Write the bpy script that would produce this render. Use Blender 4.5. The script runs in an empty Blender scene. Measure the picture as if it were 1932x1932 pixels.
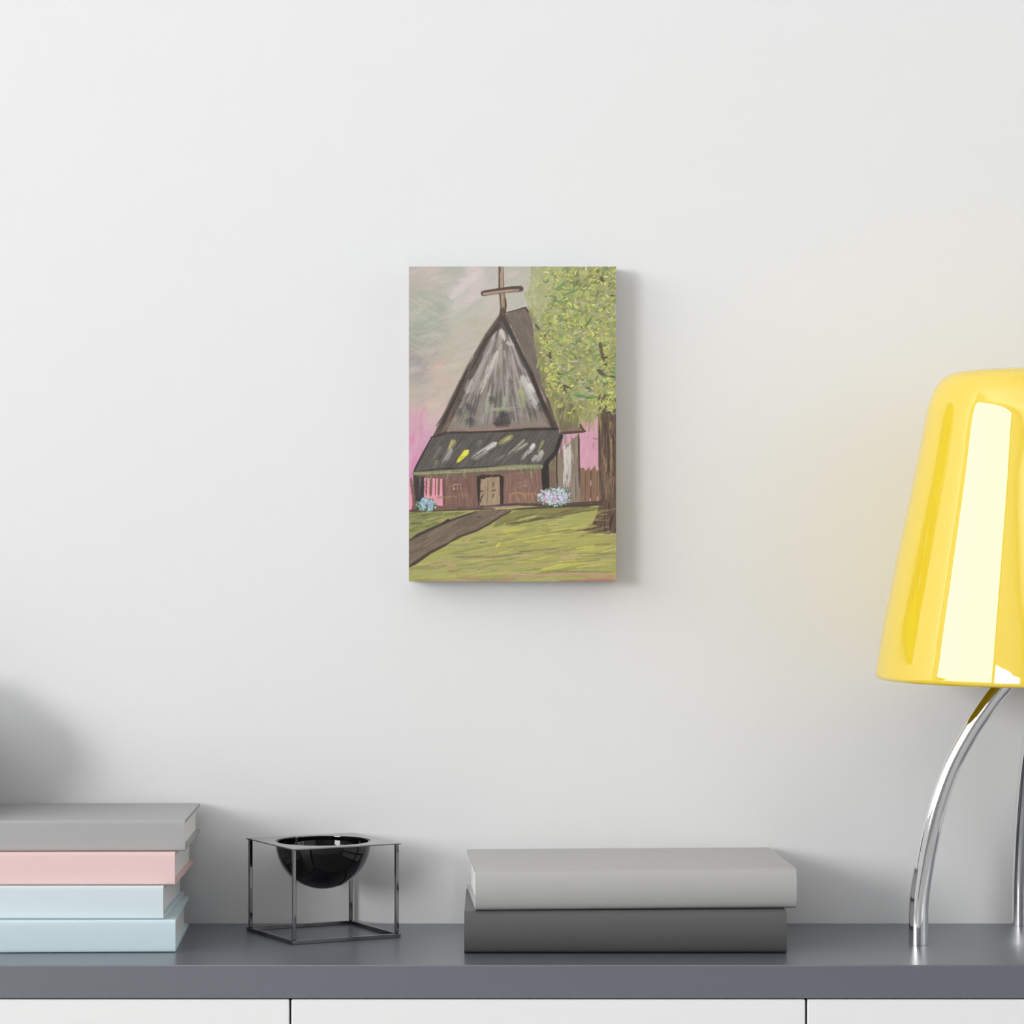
import bpy, bmesh, math, random
import numpy as np
from mathutils import Vector, Matrix

# ---------------------------------------------------------------- camera, light, exposure
SC = bpy.context.scene
COL = SC.collection
F = 5900.0            # focal length in pixels of the 1932 px frame
CAM_Y, CAM_Z = -3.041, 1.20
TOP_Z = 0.80          # height of the worktop

cam_d = bpy.data.cameras.new('camera')
cam = bpy.data.objects.new('camera', cam_d); COL.objects.link(cam)
cam.location = (0, CAM_Y, CAM_Z); cam.rotation_euler = (math.pi/2, 0, 0)
cam_d.sensor_width = 36; cam_d.lens = 36*F/1932; cam_d.clip_start = 0.05
SC.camera = cam
SC.view_settings.view_transform = 'Standard'
SC.view_settings.look = 'None'
SC.view_settings.gamma = 1
SC.view_settings.use_curve_mapping = False
SC.cycles.caustics_reflective = False
SC.view_settings.exposure = -0.92

world = bpy.data.worlds.new('daylight'); SC.world = world
world.use_nodes = True
world.node_tree.nodes['Background'].inputs[0].default_value = (0.80, 0.88, 1.0, 1)
world.node_tree.nodes['Background'].inputs[1].default_value = 1.0

def area(name, loc, rot, sx, sy, power, color):
    d = bpy.data.lights.new(name, 'AREA'); d.shape = 'RECTANGLE'
    d.size, d.size_y, d.energy, d.color = sx, sy, power, color
    o = bpy.data.objects.new(name, d); COL.objects.link(o)
    o.location = loc; o.rotation_euler = rot
    return o
WX = -3.3
WIN = ((-3.50, -0.22, 1.45, 3.45, 155), (-6.40, -3.62, 1.15, 2.50, 400))   # two windows in the left wall: y, z ranges and daylight
for y0_, y1_, z0_, z1_, p_ in WIN:
    area('window_daylight', (WX-0.1, (y0_+y1_)/2, (z0_+z1_)/2), (0, -math.pi/2, 0), z1_-z0_, y1_-y0_, p_, (1.0, 0.995, 0.98))
RX, RY0, RY1, RZ0, RZ1 = 2.9, -2.6, -0.9, 0.9, 2.6         # a smaller window in the right wall
area('side_window_daylight', (RX+0.2, (RY0+RY1)/2, (RZ0+RZ1)/2), (0, math.pi/2, 0), RZ1-RZ0, RY1-RY0, 30, (0.92, 0.96, 1.0))

# ---------------------------------------------------------------- helpers
def lin(c):
    c = np.asarray(c, float)/255
    return np.where(c <= .04045, c/12.92, ((c+.055)/1.055)**2.4)
def mat(name, rgb, rough=.5, metal=0, spec=.5, coat=0, coat_rough=.03, coat_ior=1.5, bump=None, ior=1.5, vary=0.0):
    m = bpy.data.materials.new(name); m.use_nodes = True
    nt = m.node_tree; b = nt.nodes['Principled BSDF']
    b.inputs['Base Color'].default_value = (*rgb, 1)
    b.inputs['Roughness'].default_value = rough
    b.inputs['Metallic'].default_value = metal
    b.inputs['IOR'].default_value = ior
    b.inputs['Specular IOR Level'].default_value = spec
    b.inputs['Coat Weight'].default_value = coat
    b.inputs['Coat Roughness'].default_value = coat_rough
    b.inputs['Coat IOR'].default_value = coat_ior
    tc = nt.nodes.new('ShaderNodeTexCoord')
    if vary:
        n = nt.nodes.new('ShaderNodeTexNoise'); n.inputs['Scale'].default_value = 40
        nt.links.new(tc.outputs['Object'], n.inputs['Vector'])
        r = nt.nodes.new('ShaderNodeMapRange')
        r.inputs['To Min'].default_value = rough-vary; r.inputs['To Max'].default_value = rough+vary
        nt.links.new(n.outputs['Fac'], r.inputs['Value']); nt.links.new(r.outputs['Result'], b.inputs['Roughness'])
    if bump:
        sc, st = bump
        n = nt.nodes.new('ShaderNodeTexNoise'); n.inputs['Scale'].default_value = sc; n.inputs['Detail'].default_value = 4
        nt.links.new(tc.outputs['Object'], n.inputs['Vector'])
        bp = nt.nodes.new('ShaderNodeBump'); bp.inputs['Strength'].default_value = st; bp.inputs['Distance'].default_value = .001
        nt.links.new(n.outputs['Fac'], bp.inputs['Height']); nt.links.new(bp.outputs['Normal'], b.inputs['Normal'])
    return m
def obj(name, bm, m, parent=None, smooth=False, bevel=0, seg=2, angle=40):
    bmesh.ops.recalc_face_normals(bm, faces=bm.faces)
    me = bpy.data.meshes.new(name); bm.to_mesh(me); bm.free()
    me.materials.append(m)
    o = bpy.data.objects.new(name, me); COL.objects.link(o)
    if parent: o.parent = parent
    if smooth:
        me.shade_smooth()
        me.set_sharp_from_angle(angle=math.radians(angle))
    if bevel:
        b = o.modifiers.new('bevel', 'BEVEL'); b.width = bevel; b.segments = seg; b.limit_method = 'ANGLE'
    return o
def empty(name, loc, rz=0):
    o = bpy.data.objects.new(name, None); COL.objects.link(o)
    o.location = loc; o.rotation_euler = (0, 0, rz); o.empty_display_size = .05
    return o
def tag(o, label, cat, group=None):
    o['label'] = label; o['category'] = cat
    if group: o['group'] = group
    return o
def box(bm, x0, x1, y0, y1, z0, z1):
    v = [bm.verts.new(p) for p in ((x0,y0,z0),(x1,y0,z0),(x1,y1,z0),(x0,y1,z0),(x0,y0,z1),(x1,y0,z1),(x1,y1,z1),(x0,y1,z1))]
    for f in ((0,3,2,1),(4,5,6,7),(0,1,5,4),(1,2,6,5),(2,3,7,6),(3,0,4,7)): bm.faces.new([v[i] for i in f])
    return bm
def boxm(*a): return box(bmesh.new(), *a)
def lathe(bm, prof, n=96, close=False):
    rings = []
    for r, z in prof:
        if r < 1e-6: rings.append([bm.verts.new((0,0,z))])
        else: rings.append([bm.verts.new((r*math.cos(2*math.pi*k/n), r*math.sin(2*math.pi*k/n), z)) for k in range(n)])
    pairs = list(zip(rings, rings[1:])) + ([(rings[-1], rings[0])] if close else [])
    for a, b in pairs:
        for k in range(n):
            k2 = (k+1) % n
            if len(a) == 1 and len(b) == 1: continue
            if len(a) == 1: bm.faces.new((a[0], b[k], b[k2]))
            elif len(b) == 1: bm.faces.new((a[k], a[k2], b[0]))
            else: bm.faces.new((a[k], a[k2], b[k2], b[k]))
    return bm
def tube(bm, pts, rad, n=20, squash=1.0):
    pts = [Vector(p) for p in pts]; rings = []
    up = Vector((0,1,0))
    for i, p in enumerate(pts):
        t = (pts[min(i+1,len(pts)-1)] - pts[max(i-1,0)]).normalized()
        a = (up - t*up.dot(t)).normalized(); b = t.cross(a)
        r = rad[i] if hasattr(rad, '__len__') else rad
        rings.append([bm.verts.new(p + a*r*math.cos(2*math.pi*k/n)*squash + b*r*math.sin(2*math.pi*k/n)) for k in range(n)])
    for a, b in zip(rings, rings[1:]):
        for k in range(n): bm.faces.new((a[k], a[(k+1)%n], b[(k+1)%n], b[k]))
    bm.faces.new(rings[0]); bm.faces.new(rings[-1])
    return bm
def catmull(P, per=10):
    P = [Vector(p) for p in P]; Q = [P[0]*2-P[1]] + P + [P[-1]*2-P[-2]]; out = []
    for i in range(1, len(Q)-2):
        for k in range(per):
            t = k/per; a, b, c, d = Q[i-1], Q[i], Q[i+1], Q[i+2]
            out.append(.5*((2*b)+(c-a)*t+(2*a-5*b+4*c-d)*t*t+(3*b-a-3*c+d)*t**3))
    return out + [P[-1]]

# ---------------------------------------------------------------- materials
M_WALL = mat('matt_white_wall_paint', (.80,.805,.81), .9, spec=.2)
M_CEIL = mat('ceiling_paint', (.80,.80,.80), .9, spec=.2)
M_FLOOR = mat('pale_floor', (.46,.45,.44), .5)
M_FRAME = mat('window_frame_paint', (.10,.10,.11), .5)
M_TOP = mat('slate_grey_worktop_lacquer', (.092,.102,.130), .30, spec=.5, ior=2.3)
M_CAB = mat('white_cabinet_lacquer', (.83,.83,.83), .35, spec=.4)
M_CARC = mat('carcass_board_gap_shade', (.03,.03,.03), .6)  # carcass colour kept black to put shade into the door gaps
M_GREY = mat('mid_grey_book_cloth', (.40,.40,.40), .6, spec=.3)
M_PINK = mat('pale_pink_book_cloth', (.80,.58,.57), .6, spec=.3)
M_BLUE = mat('pale_blue_book_cloth', (.65,.74,.765), .6, spec=.3)
M_BLUE2 = mat('pale_aqua_book_cloth', (.62,.75,.80), .6, spec=.3)
M_LIGHT = mat('light_grey_book_cloth', (.435,.43,.425), .45, spec=.5)
M_DARK = mat('charcoal_book_cloth', (.09,.09,.09), .42, spec=.5)
M_BLACK = mat('black_lacquered_bowl', (.003,.003,.003), .02, spec=.5, ior=1.42)
M_NICKEL = mat('black_nickel', (.21,.21,.215), .05, metal=1)
M_CHROME = mat('polished_chrome', (.86,.86,.87), .05, metal=1)
M_VASE = mat('charcoal_stoneware', (.05,.05,.055), .6)
def page_mat():
    m = mat('book_paper', (.86,.85,.84), .8, spec=.2)
    nt = m.node_tree; b = nt.nodes['Principled BSDF']
    tc = nt.nodes.new('ShaderNodeTexCoord')
    w = nt.nodes.new('ShaderNodeTexWave'); w.bands_direction = 'Z'; w.inputs['Scale'].default_value = 900; w.inputs['Distortion'].default_value = .6
    nt.links.new(tc.outputs['Object'], w.inputs['Vector'])
    bp = nt.nodes.new('ShaderNodeBump'); bp.inputs['Strength'].default_value = .15; bp.inputs['Distance'].default_value = .0002
    nt.links.new(w.outputs['Fac'], bp.inputs['Height']); nt.links.new(bp.outputs['Normal'], b.inputs['Normal'])
    return m
M_PAGE = page_mat()
def shade_mat():
    m = mat('yellow_blown_glass', (.86,.62,.012), .3, spec=.0, coat=1, coat_rough=.03, coat_ior=2.35)
    nt = m.node_tree; b = nt.nodes['Principled BSDF']; out = nt.nodes['Material Output']
    t = nt.nodes.new('ShaderNodeBsdfTranslucent'); t.inputs['Color'].default_value = (.95,.55,.02,1)
    mx = nt.nodes.new('ShaderNodeMixShader'); mx.inputs[0].default_value = .02
    nt.links.new(b.outputs[0], mx.inputs[1]); nt.links.new(t.outputs[0], mx.inputs[2]); nt.links.new(mx.outputs[0], out.inputs['Surface'])
    return m
M_SHADE = shade_mat()

# ---------------------------------------------------------------- the setting
def struct(name, bm, m):
    o = obj(name, bm, m); o['kind'] = 'structure'; return o
ROOM_B, ROOM_H = -7.5, 3.6
struct('wall_back', boxm(WX-.15, RX+.15, 0, .12, 0, ROOM_H), M_WALL)
struct('wall_front', boxm(WX-.15, RX+.15, ROOM_B-.12, ROOM_B, 0, ROOM_H), mat('dark_grey_wall_paint', (.20,.20,.205), .9, spec=.2))
struct('floor', boxm(WX-.15, RX+.15, ROOM_B-.12, .12, -.1, 0), M_FLOOR)
struct('ceiling', boxm(WX-.15, RX+.15, ROOM_B-.12, .12, ROOM_H, ROOM_H+.1), M_CEIL)
def side_wall(name, x0, x1, openings):
    b = bmesh.new(); y = 0
    for y0, y1, z0, z1 in openings:                # from the back wall towards the camera
        box(b, x0, x1, y1, y, 0, ROOM_H); box(b, x0, x1, y0, y1, 0, z0); box(b, x0, x1, y0, y1, z1, ROOM_H); y = y0
    box(b, x0, x1, ROOM_B, y, 0, ROOM_H)
    return struct(name, b, M_WALL)
side_wall('wall_left', WX-.12, WX, [w[:4] for w in WIN])
side_wall('wall_right', RX, RX+.12, [(RY0, RY1, RZ0, RZ1)])
def window(name, x0, x1, y0, y1, z0, z1, nv, nh, t):
    b = bmesh.new()
    box(b, x0, x1, y0, y0+t, z0, z1); box(b, x0, x1, y1-t, y1, z0, z1)
    box(b, x0, x1, y0+t, y1-t, z0, z0+t); box(b, x0, x1, y0+t, y1-t, z1-t, z1)
    for k in range(1, nv):
        c = y0+(y1-y0)*k/nv; box(b, x0+.005, x1-.005, c-t/2, c+t/2, z0+t, z1-t)
    for k in range(1, nh):
        c = z0+(z1-z0)*k/nh; box(b, x0+.01, x1-.01, y0+t, y1-t, c-t/2, c+t/2)
    return struct(name, b, M_FRAME)
for k_, w_ in enumerate(WIN): window('window_%d' % (k_+1), WX-.09, WX-.03, *w_[:4], 1, 1, .04)
window('window_3', RX+.03, RX+.09, RY0, RY1, RZ0, RZ1, 2, 2, .06)

# ---------------------------------------------------------------- sideboard
TOP_FRONT = CAM_Y + F*(CAM_Z-TOP_Z)/855.0          # y of the worktop's front edge
TOP_T = .0293
top = obj('worktop', boxm(-.662, .726, TOP_FRONT, -.0006, TOP_Z-TOP_T, TOP_Z), M_TOP, bevel=.0008)
tag(top, 'long slate grey worktop slab running along the white wall, carrying books, bowl and lamp', 'worktop')
XS = (-.6517, -.1958, .2599, .7156)
CLAB = ('white cabinet unit under the left end of the worktop, below the pastel books',
        'white middle cabinet unit below the black bowl and the two grey books',
        'white cabinet unit under the right end of the worktop, below the yellow lamp')
for k in range(3):
    x0, x1 = XS[k], XS[k+1]
    c = empty('cabinet', ((x0+x1)/2, -.14, .0)); w = (x1-x0)/2
    tag(c, CLAB[k], 'cabinet', 'white cabinet units under the worktop')
    zt = TOP_Z-TOP_T-.0005
    yb, yf = -.005+.14, TOP_FRONT+.14
    obj('carcass', boxm(-w+.0002, w-.0002, yf+.0195, yb, .0, zt), M_CARC, c)
    obj('door', boxm(-w+.0009, w-.0009, yf+.0008, yf+.019, .04, zt-.0006), M_CAB, c, bevel=.0012)

# ---------------------------------------------------------------- books
def book(label, fl, rz, L, D, t, cloth, sag=0.0, board=.003, over=.0038, r=.0020, group=None):
    """hardcover lying flat, its spine towards the viewer: origin at the front left bottom corner"""
    e = empty('book', fl, rz); tag(e, label, 'book', group)
    outer, inner = [], []
    def bulge(z): return -sag*(1-(2*z/t-1)**2)
    n = 14
    outer.append((D, 0)); inner.append((D, board))
    outer.append((D*.5, 0)); inner.append((D*.5, board))
    outer.append((r+.006, 0)); inner.append((board+.006, board))
    for k in range(n+1):                                    # round the corner up the spine
        s = k/n; z = t*s
        y = bulge(z)
        edge = min(z, t-z)
        if edge < r: y += r - math.sqrt(max(r*r-(r-edge)**2, 0))
        outer.append((y, z)); inner.append((max(board, bulge(z)+board), min(max(z, board), t-board)))
        if k in (0, n-1):
            for q in (.15, .45):
                zz = r*q if k == 0 else t-r*(.45 if q == .15 else .15)
                ed = min(zz, t-zz)
                outer.append((bulge(zz)+r-math.sqrt(max(r*r-(r-ed)**2, 0)), zz)); inner.append((board, board if k == 0 else t-board))
    outer.append((r+.006, t)); inner.append((board+.006, t-board))
    outer.append((D*.5, t)); inner.append((D*.5, t-board))
    outer.append((D, t)); inner.append((D, t-board))
    bm = bmesh.new(); V = {}
    for x in (0, L):
        for nm, pts in (('o', outer), ('i', inner)):
            V[x, nm] = [bm.verts.new((x, y, z)) for y, z in pts]
    N = len(outer)
    for k in range(N-1):
        for q in (('o', 1), ('i', 0)):
            a, b = V[0, q[0]], V[L, q[0]]
            bm.faces.new((a[k], a[k+1], b[k+1], b[k]))
        for x in (0, L):
            a, b = V[x, 'o'], V[x, 'i']
            bm.faces.new((a[k], a[k+1], b[k+1], b[k]))
    for k in (0, N-1):
        bm.faces.new((V[0,'o'][k], V[L,'o'][k], V[L,'i'][k], V[0,'i'][k]))
    bmesh.ops.remove_doubles(bm, verts=bm.verts, dist=1e-6)
    obj('cover', bm, cloth, e, smooth=True, angle=28)
    obj('page_block', boxm(over, L-over, board+.0004, D-over, board+.00005, t-board-.00005), M_PAGE, e)
    return e
def stack_book(label, fr, deg, L, D, t, cloth, group):
    a = math.radians(deg)
    return book(label, (fr[0]-L*math.cos(a), fr[1]-L*math.sin(a), fr[2]), a, L, D, t, cloth, group=group)
GL = 'hardcover books stacked at the left end of the worktop'
Z = TOP_Z
E_ = .0003
stack_book('pale blue hardcover lying on the worktop, lowest of the pastel stack', (-.3057, -.2010, Z+.0002), 2.1, .31, .178, .0289, M_BLUE2, GL)
stack_book('pale blue hardcover between the pink book and the lowest pale blue one', (-.3174, -.1950, Z+.0294), 0.0, .30, .185, .0298, M_BLUE, GL)
stack_book('pale pink hardcover lying under the grey book', (-.3077, -.1870, Z+.0595), .3, .31, .178, .0298, M_PINK, GL)
stack_book('mid grey hardcover lying on the pink book, topmost of the pastel stack', (-.2994, -.1785, Z+.0896), 1.1, .315, .170, .0282, M_GREY, GL)
GR = 'pair of grey hardcovers in the middle of the worktop'
book('charcoal grey hardcover lying on the worktop under the light grey book', (-.0432, -.2090, Z+.0002), math.radians(.2), .292, .170, .0381, M_DARK, sag=.0045, r=.0045, group=GR)
book('light grey hardcover lying slightly turned on the charcoal book', (-.0331, -.2067, Z+.0385), .058, .2926, .178, .0367, M_LIGHT, sag=.0045, r=.0042, group=GR)

# ---------------------------------------------------------------- black bowl in a square metal stand
s, h, th = .1108, .0884, .476
c_, s_ = math.cos(th), math.sin(th)
bx, by = -.2029 + s/2*(c_-s_), -.1526 + s/2*(c_+s_)
bowl = empty('decorative_bowl', (bx, by, Z+.0002), th)
tag(bowl, 'glossy black hemispherical bowl hanging in a square black metal stand beside the pastel books', 'bowl')
q = s/2; w = .0035; pt = .0011
bm = bmesh.new(); n = 96; R0 = .0452
ring_t, ring_b, sq_t, sq_b = [], [], [], []
for k in range(n):
    a = 2*math.pi*k/n; ca, sa = math.cos(a), math.sin(a)
    m_ = q/max(abs(ca), abs(sa))
    for lst, rr, zz in ((ring_t,R0,h),(ring_b,R0,h-pt),(sq_t,m_,h),(sq_b,m_,h-pt)):
        lst.append(bm.verts.new((rr*ca, rr*sa, zz)))
for k in range(n):
    k2 = (k+1) % n
    bm.faces.new((ring_t[k], ring_t[k2], sq_t[k2], sq_t[k])); bm.faces.new((ring_b[k], sq_b[k], sq_b[k2], ring_b[k2]))
    bm.faces.new((sq_t[k], sq_t[k2], sq_b[k2], sq_b[k])); bm.faces.new((ring_t[k], ring_b[k], ring_b[k2], ring_t[k2]))
obj('top_plate', bm, M_NICKEL, bowl)
prof = []
for k in range(25):
    a = math.pi/2*k/24; prof.append((R0*.995*math.sin(a), h-pt*.5-R0*.995*math.cos(a)))
for k in range(24, -1, -1):
    a = math.pi/2*k/24; prof.append((R0*.955*math.sin(a), h-pt*.5-R0*.955*math.cos(a)))
bm = bmesh.new(); lathe(bm, prof, 96)
obj('bowl_shell', bm, M_BLACK, bowl, smooth=True, angle=50)
lq = q-.0012
for sx, sy in ((-1,-1),(1,-1),(1,1),(-1,1)):
    xa, xb = sorted((sx*lq, sx*(lq-w))); ya, yb = sorted((sy*lq, sy*(lq-w)))
    obj('leg', boxm(xa, xb, ya, yb, w, h-pt), M_NICKEL, bowl, bevel=.0009, seg=4)
for k in range(4):
    bm = bmesh.new(); box(bm, -q, q-w, -q, -q+w, 0, w)
    bmesh.ops.rotate(bm, verts=bm.verts, cent=(0,0,0), matrix=Matrix.Rotation(k*math.pi/2, 3, 'Z'))
    obj('base_rail', bm, M_NICKEL, bowl, bevel=.0003, seg=2)

# ---------------------------------------------------------------- yellow lamp
AX, AY = .499, -.170
AD = AY-CAM_Y; APX = F/AD; AXP = 966+AX*APX
lamp = empty('table_lamp', (AX, AY, Z))
tag(lamp, 'table lamp with glossy yellow bell shade on curved chrome legs at the right end', 'lamp')
sil = [(1653.6,1274),(1655.5,1258),(1660,1230),(1674.7,1150),(1700.3,1025.6),(1720.8,928),(1734.5,861),(1749.0,783),(1756,757),(1764.5,735),(1775.5,718),(1789,707.5),(1806,702),(1840,698.5),(1890,696.5),(1940,695.6),(AXP,695.3)]
prof = [((AXP-x)/APX, CAM_Z+(966-y)/APX-Z) for x, y in sil]
prof[-1] = (0, prof[-1][1])
sm = catmull([(r, z, 0) for r, z in prof], 6)
outer = [(max(p.x, 0), p.y) for p in sm]; outer[-1] = (0, outer[-1][1])
tk = .005
inner = []
for i, (r, z) in enumerate(outer):
    a = Vector(outer[max(i-1,0)]); b = Vector(outer[min(i+1,len(outer)-1)]); d = (b-a).normalized()
    nrm = Vector((-d.y, d.x))                     # towards the axis
    inner.append((max(r+nrm.x*tk, 0), z+nrm.y*tk))
inner[-1] = (0, outer[-1][1]-tk)
r0, z0 = outer[0]; ri, zi = inner[0]
lip = [((r0+ri)/2+(r0-ri)/2*math.cos(a)-.0004*math.sin(a), (z0+zi)/2-tk*.62*math.sin(a)+(z0-zi)/2*math.cos(a)) for a in (math.radians(x) for x in range(165, 0, -15))]
bm = bmesh.new(); lathe(bm, inner[::-1] + lip + outer, 128)
obj('lamp_shade', bm, M_SHADE, lamp, smooth=True, angle=60)
cen = [(1732.7,1783),(1732.9,1740),(1735.5,1689.5),(1749,1605),(1769,1520),(1796.4,1444.7),(1829,1384),(1854,1346),(1886,1303),(1925,1262),(1968,1228)]
P1 = (.3758, -.148)
frac = []
for x, y in cen:
    X = AX-.02; s_f = 0
    for it in range(8):
        Y = AY + (P1[1]-AY)*s_f; d = Y-CAM_Y
        X = (x-966)*d/F; s_f = (AX-X)/(AX-P1[0])
    frac.append((s_f, CAM_Z+(966-y)*d/F - Z))
frac[0] = (frac[0][0], .0002)
for P, dims in ((P1, 1), ((.4925, -.0125), 1), ((.582, -.268), 1)):
    pts = catmull([((P[0]-AX)*f_, (P[1]-AY)*f_, z) for f_, z in frac], 8)
    rad = [.0091 if p.z < .1 else .0091-.0010*min((p.z-.1)/.08, 1) for p in pts]
    bm = bmesh.new(); tube(bm, pts, rad, 28)
    obj('leg', bm, M_CHROME, lamp, smooth=True, angle=50)
zt = frac[-1][1]
bm = bmesh.new(); lathe(bm, [(0,zt-.012),(.02,zt-.012),(.022,zt-.006),(.022,zt+.02),(.014,zt+.028),(.014,zt+.06),(0,zt+.06)], 32)
obj('lamp_socket', bm, M_CHROME, lamp, smooth=True)

# ---------------------------------------------------------------- the painted canvas
CD = .0318
CPX = F/(3.041-CD-.0006)
CX0, CX1, CY0, CY1 = 771.4, 1162.4, 502.8, 1097.0
def paint_picture(S):
    """a small painter: returns an array of sRGB colours for the canvas front"""
    W, H = int(round((CX1-CX0)*S))+1, int(round((CY1-CY0)*S))+1
    img = np.zeros((H, W, 3))
    gx, gy = np.meshgrid(np.linspace(CX0, CX1, W), np.linspace(CY0, CY1, H))
    rng = random.Random(7)
    def hsh(i, j, sd):
        v = np.sin(i*127.1+j*311.7+sd*74.7)*43758.5453
        return v-np.floor(v)
    def vn(x, y, sd=0):
        i, j = np.floor(x), np.floor(y); u, v = x-i, y-j
        u = u*u*(3-2*u); v = v*v*(3-2*v)
        return (hsh(i,j,sd)*(1-u)+hsh(i+1,j,sd)*u)*(1-v)+(hsh(i,j+1,sd)*(1-u)+hsh(i+1,j+1,sd)*u)*v
    def fbm(x, y, sd=0): return (vn(x,y,sd)+.5*vn(2*x,2*y,sd+1)+.25*vn(4*x,4*y,sd+2))/1.75
    def z1(p): return [(760+a/4.6, 490+b/4.6) for a, b in p]
    def z2(p): return [(760+a/4.025, 790+b/4.025) for a, b in p]
    def win(x0, x1, y0, y1, m=4):
        a = max(int((x0-m-CX0)*S), 0); b = min(int((x1+m-CX0)*S)+2, W)
        c = max(int((y0-m-CY0)*S), 0); d = min(int((y1+m-CY0)*S)+2, H)
        return (slice(c, d), slice(a, b)) if b > a and d > c else None
    def put(sl, a, col):
        a = np.clip(a, 0, 1)[..., None]
        img[sl] = img[sl]*(1-a)+np.asarray(col, float)*a
    def inside(x, y, P):
        r = np.zeros(x.shape, bool); n = len(P)
        for i in range(n):
            (xa, ya), (xb, yb) = P[i], P[i-1]
            if ya == yb: continue
            c = ((ya > y) != (yb > y)) & (x < (xb-xa)*(y-ya)/(yb-ya)+xa)
            r ^= c
        return r
    def poly(P, col, wob=1.2, alpha=1, vary=8, sd=0, streak=None):
        xs = [p[0] for p in P]; ys = [p[1] for p in P]
        sl = win(min(xs), max(xs), min(ys), max(ys))
        if sl is None: return
        x, y = gx[sl], gy[sl]
        wx = x+(fbm(x/7, y/7, 11+sd)-.5)*2*wob; wy = y+(fbm(x/7, y/7, 23+sd)-.5)*2*wob
        a = np.zeros(x.shape)
        o = .3/S
        for dx, dy in ((-o,-o),(o,-o),(-o,o),(o,o)): a += inside(wx+dx, wy+dy, P)*.25
        n = fbm(x/9, y/9, 31+sd)-.5
        if streak:
            t = math.radians(streak[0]); u = x*math.cos(t)+y*math.sin(t); v = -x*math.sin(t)+y*math.cos(t)
            n = fbm(u/streak[1], v/streak[2], 37+sd)-.5
        c = np.asarray(col, float)+n[..., None]*2*vary
        a = (a*alpha)[..., None]
        img[sl] = img[sl]*(1-a)+c*a
    def stroke(P, w, col, alpha=1, dry=.35, sd=None, taper=True, fine=1.1, soft=.35):
        if sd is None: sd = rng.randint(0, 999)
        xs = [p[0] for p in P]; ys = [p[1] for p in P]
        wm = max(w) if isinstance(w, (tuple, list)) else w
        w0, w1 = (w[0], w[-1]) if isinstance(w, (tuple, list)) else (w, w)
        sl = win(min(xs), max(xs), min(ys), max(ys), wm+1)
        if sl is None: return
        x, y = gx[sl], gy[sl]
        tot = sum(math.dist(P[i], P[i+1]) for i in range(len(P)-1)) or 1e-6
        best = np.full(x.shape, 1e9); U = np.zeros(x.shape); V = np.zeros(x.shape); acc = 0
        for i in range(len(P)-1):
            (xa, ya), (xb, yb) = P[i], P[i+1]; L = math.dist(P[i], P[i+1]) or 1e-6
            tx, ty = (xb-xa)/L, (yb-ya)/L
            u = (x-xa)*tx+(y-ya)*ty; v = -(x-xa)*ty+(y-ya)*tx
            uc = np.clip(u, 0, L); d = np.hypot(v, u-uc)
            k = d < best
            best = np.where(k, d, best); U = np.where(k, acc+uc, U); V = np.where(k, v, V); acc += L
        f = U/tot
        ww = (w0+(w1-w0)*f)/2
        if taper: ww = ww*np.clip(np.minimum(f*7+.45, (1-f)*5+.3), 0, 1)
        a = np.clip((ww-best)/np.maximum(ww*soft, .6/S)+.25, 0, 1)
        if dry:
            b = vn(V/fine+50, U/(7+wm)+sd, sd); g = fbm(x/1.6, y/1.6, sd+3)
            a = a*np.clip((b*.6+g*.4-dry*(.35+.6*f)+.12)*3.2, 0, 1)
        put(sl, a*alpha, col)
    def jit(c, s=8):
        d = rng.uniform(-s, s); return [min(max(k+d+rng.uniform(-s, s)*.5, 0), 255) for k in c]
    def scatter(n, region, lo, hi, w, ang, spread, cols, alpha=.7, dry=.35, bend=0):
        xs = [p[0] for p in region]; ys = [p[1] for p in region]; k = 0
        while k < n:
            x, y = rng.uniform(min(xs), max(xs)), rng.uniform(min(ys), max(ys))
            if not bool(inside(np.array([x]), np.array([y]), region)[0]): k += .2; continue
            k += 1
            a = math.radians(ang+rng.uniform(-spread, spread)); L = rng.uniform(lo, hi)/2
            dx, dy = L*math.cos(a), L*math.sin(a); b = rng.uniform(-bend, bend)
            P = [(x-dx, y-dy), (x-dy*b, y+dx*b), (x+dx, y+dy)]
            stroke(P, rng.uniform(*w), jit(rng.choice(cols)), alpha*rng.uniform(.6, 1), dry)
    # --- sky
    ctl = [((80,100),(186,175,172)),((250,100),(196,184,176)),((450,100),(178,178,166)),((640,130),(214,198,196)),((760,120),(188,184,176)),((1000,130),(188,182,170)),
      ((80,300),(178,173,160)),((300,300),(186,179,170)),((500,200),(196,190,184)),((480,350),(190,189,180)),((620,350),(206,189,184)),((1000,330),(186,184,170)),
      ((100,430),(170,176,162)),((300,450),(163,170,156)),((480,450),(187,188,176)),((650,420),(192,190,177)),((100,600),(160,166,152)),((300,620),(170,172,158)),
      ((500,600),(190,184,166)),((650,560),(187,179,161)),((100,850),(164,155,154)),((250,800),(176,167,160)),((450,780),(184,178,160)),((150,1000),(170,160,156)),
      ((350,950),(201,177,161)),((450,900),(196,182,164)),((120,1150),(184,174,160)),((300,1150),(198,180,166)),((120,1270),(196,177,168)),((260,1280),(207,184,172)),
      ((100,1400),(204,152,176)),((220,1400),(208,174,178)),((80,1600),(216,142,176)),((180,1550),(210,156,180)),((80,1800),(220,142,180)),((1620,1600),(210,154,174)),
      ((1620,1750),(214,156,176)),((1600,1450),(214,160,176)),((80,2100),(236,150,178)),((1600,2000),(226,150,184))]
    num = np.zeros(img.shape); den = np.zeros((H, W))
    for (a, b), c in ctl:
        (px, py), = z1([(a, b)])
        g = 1/(((gx-px)**2+(gy-py)**2)/900+.06)**2
        num += g[..., None]*np.asarray(c, float); den += g
    img[:] = num/den[..., None]
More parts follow.
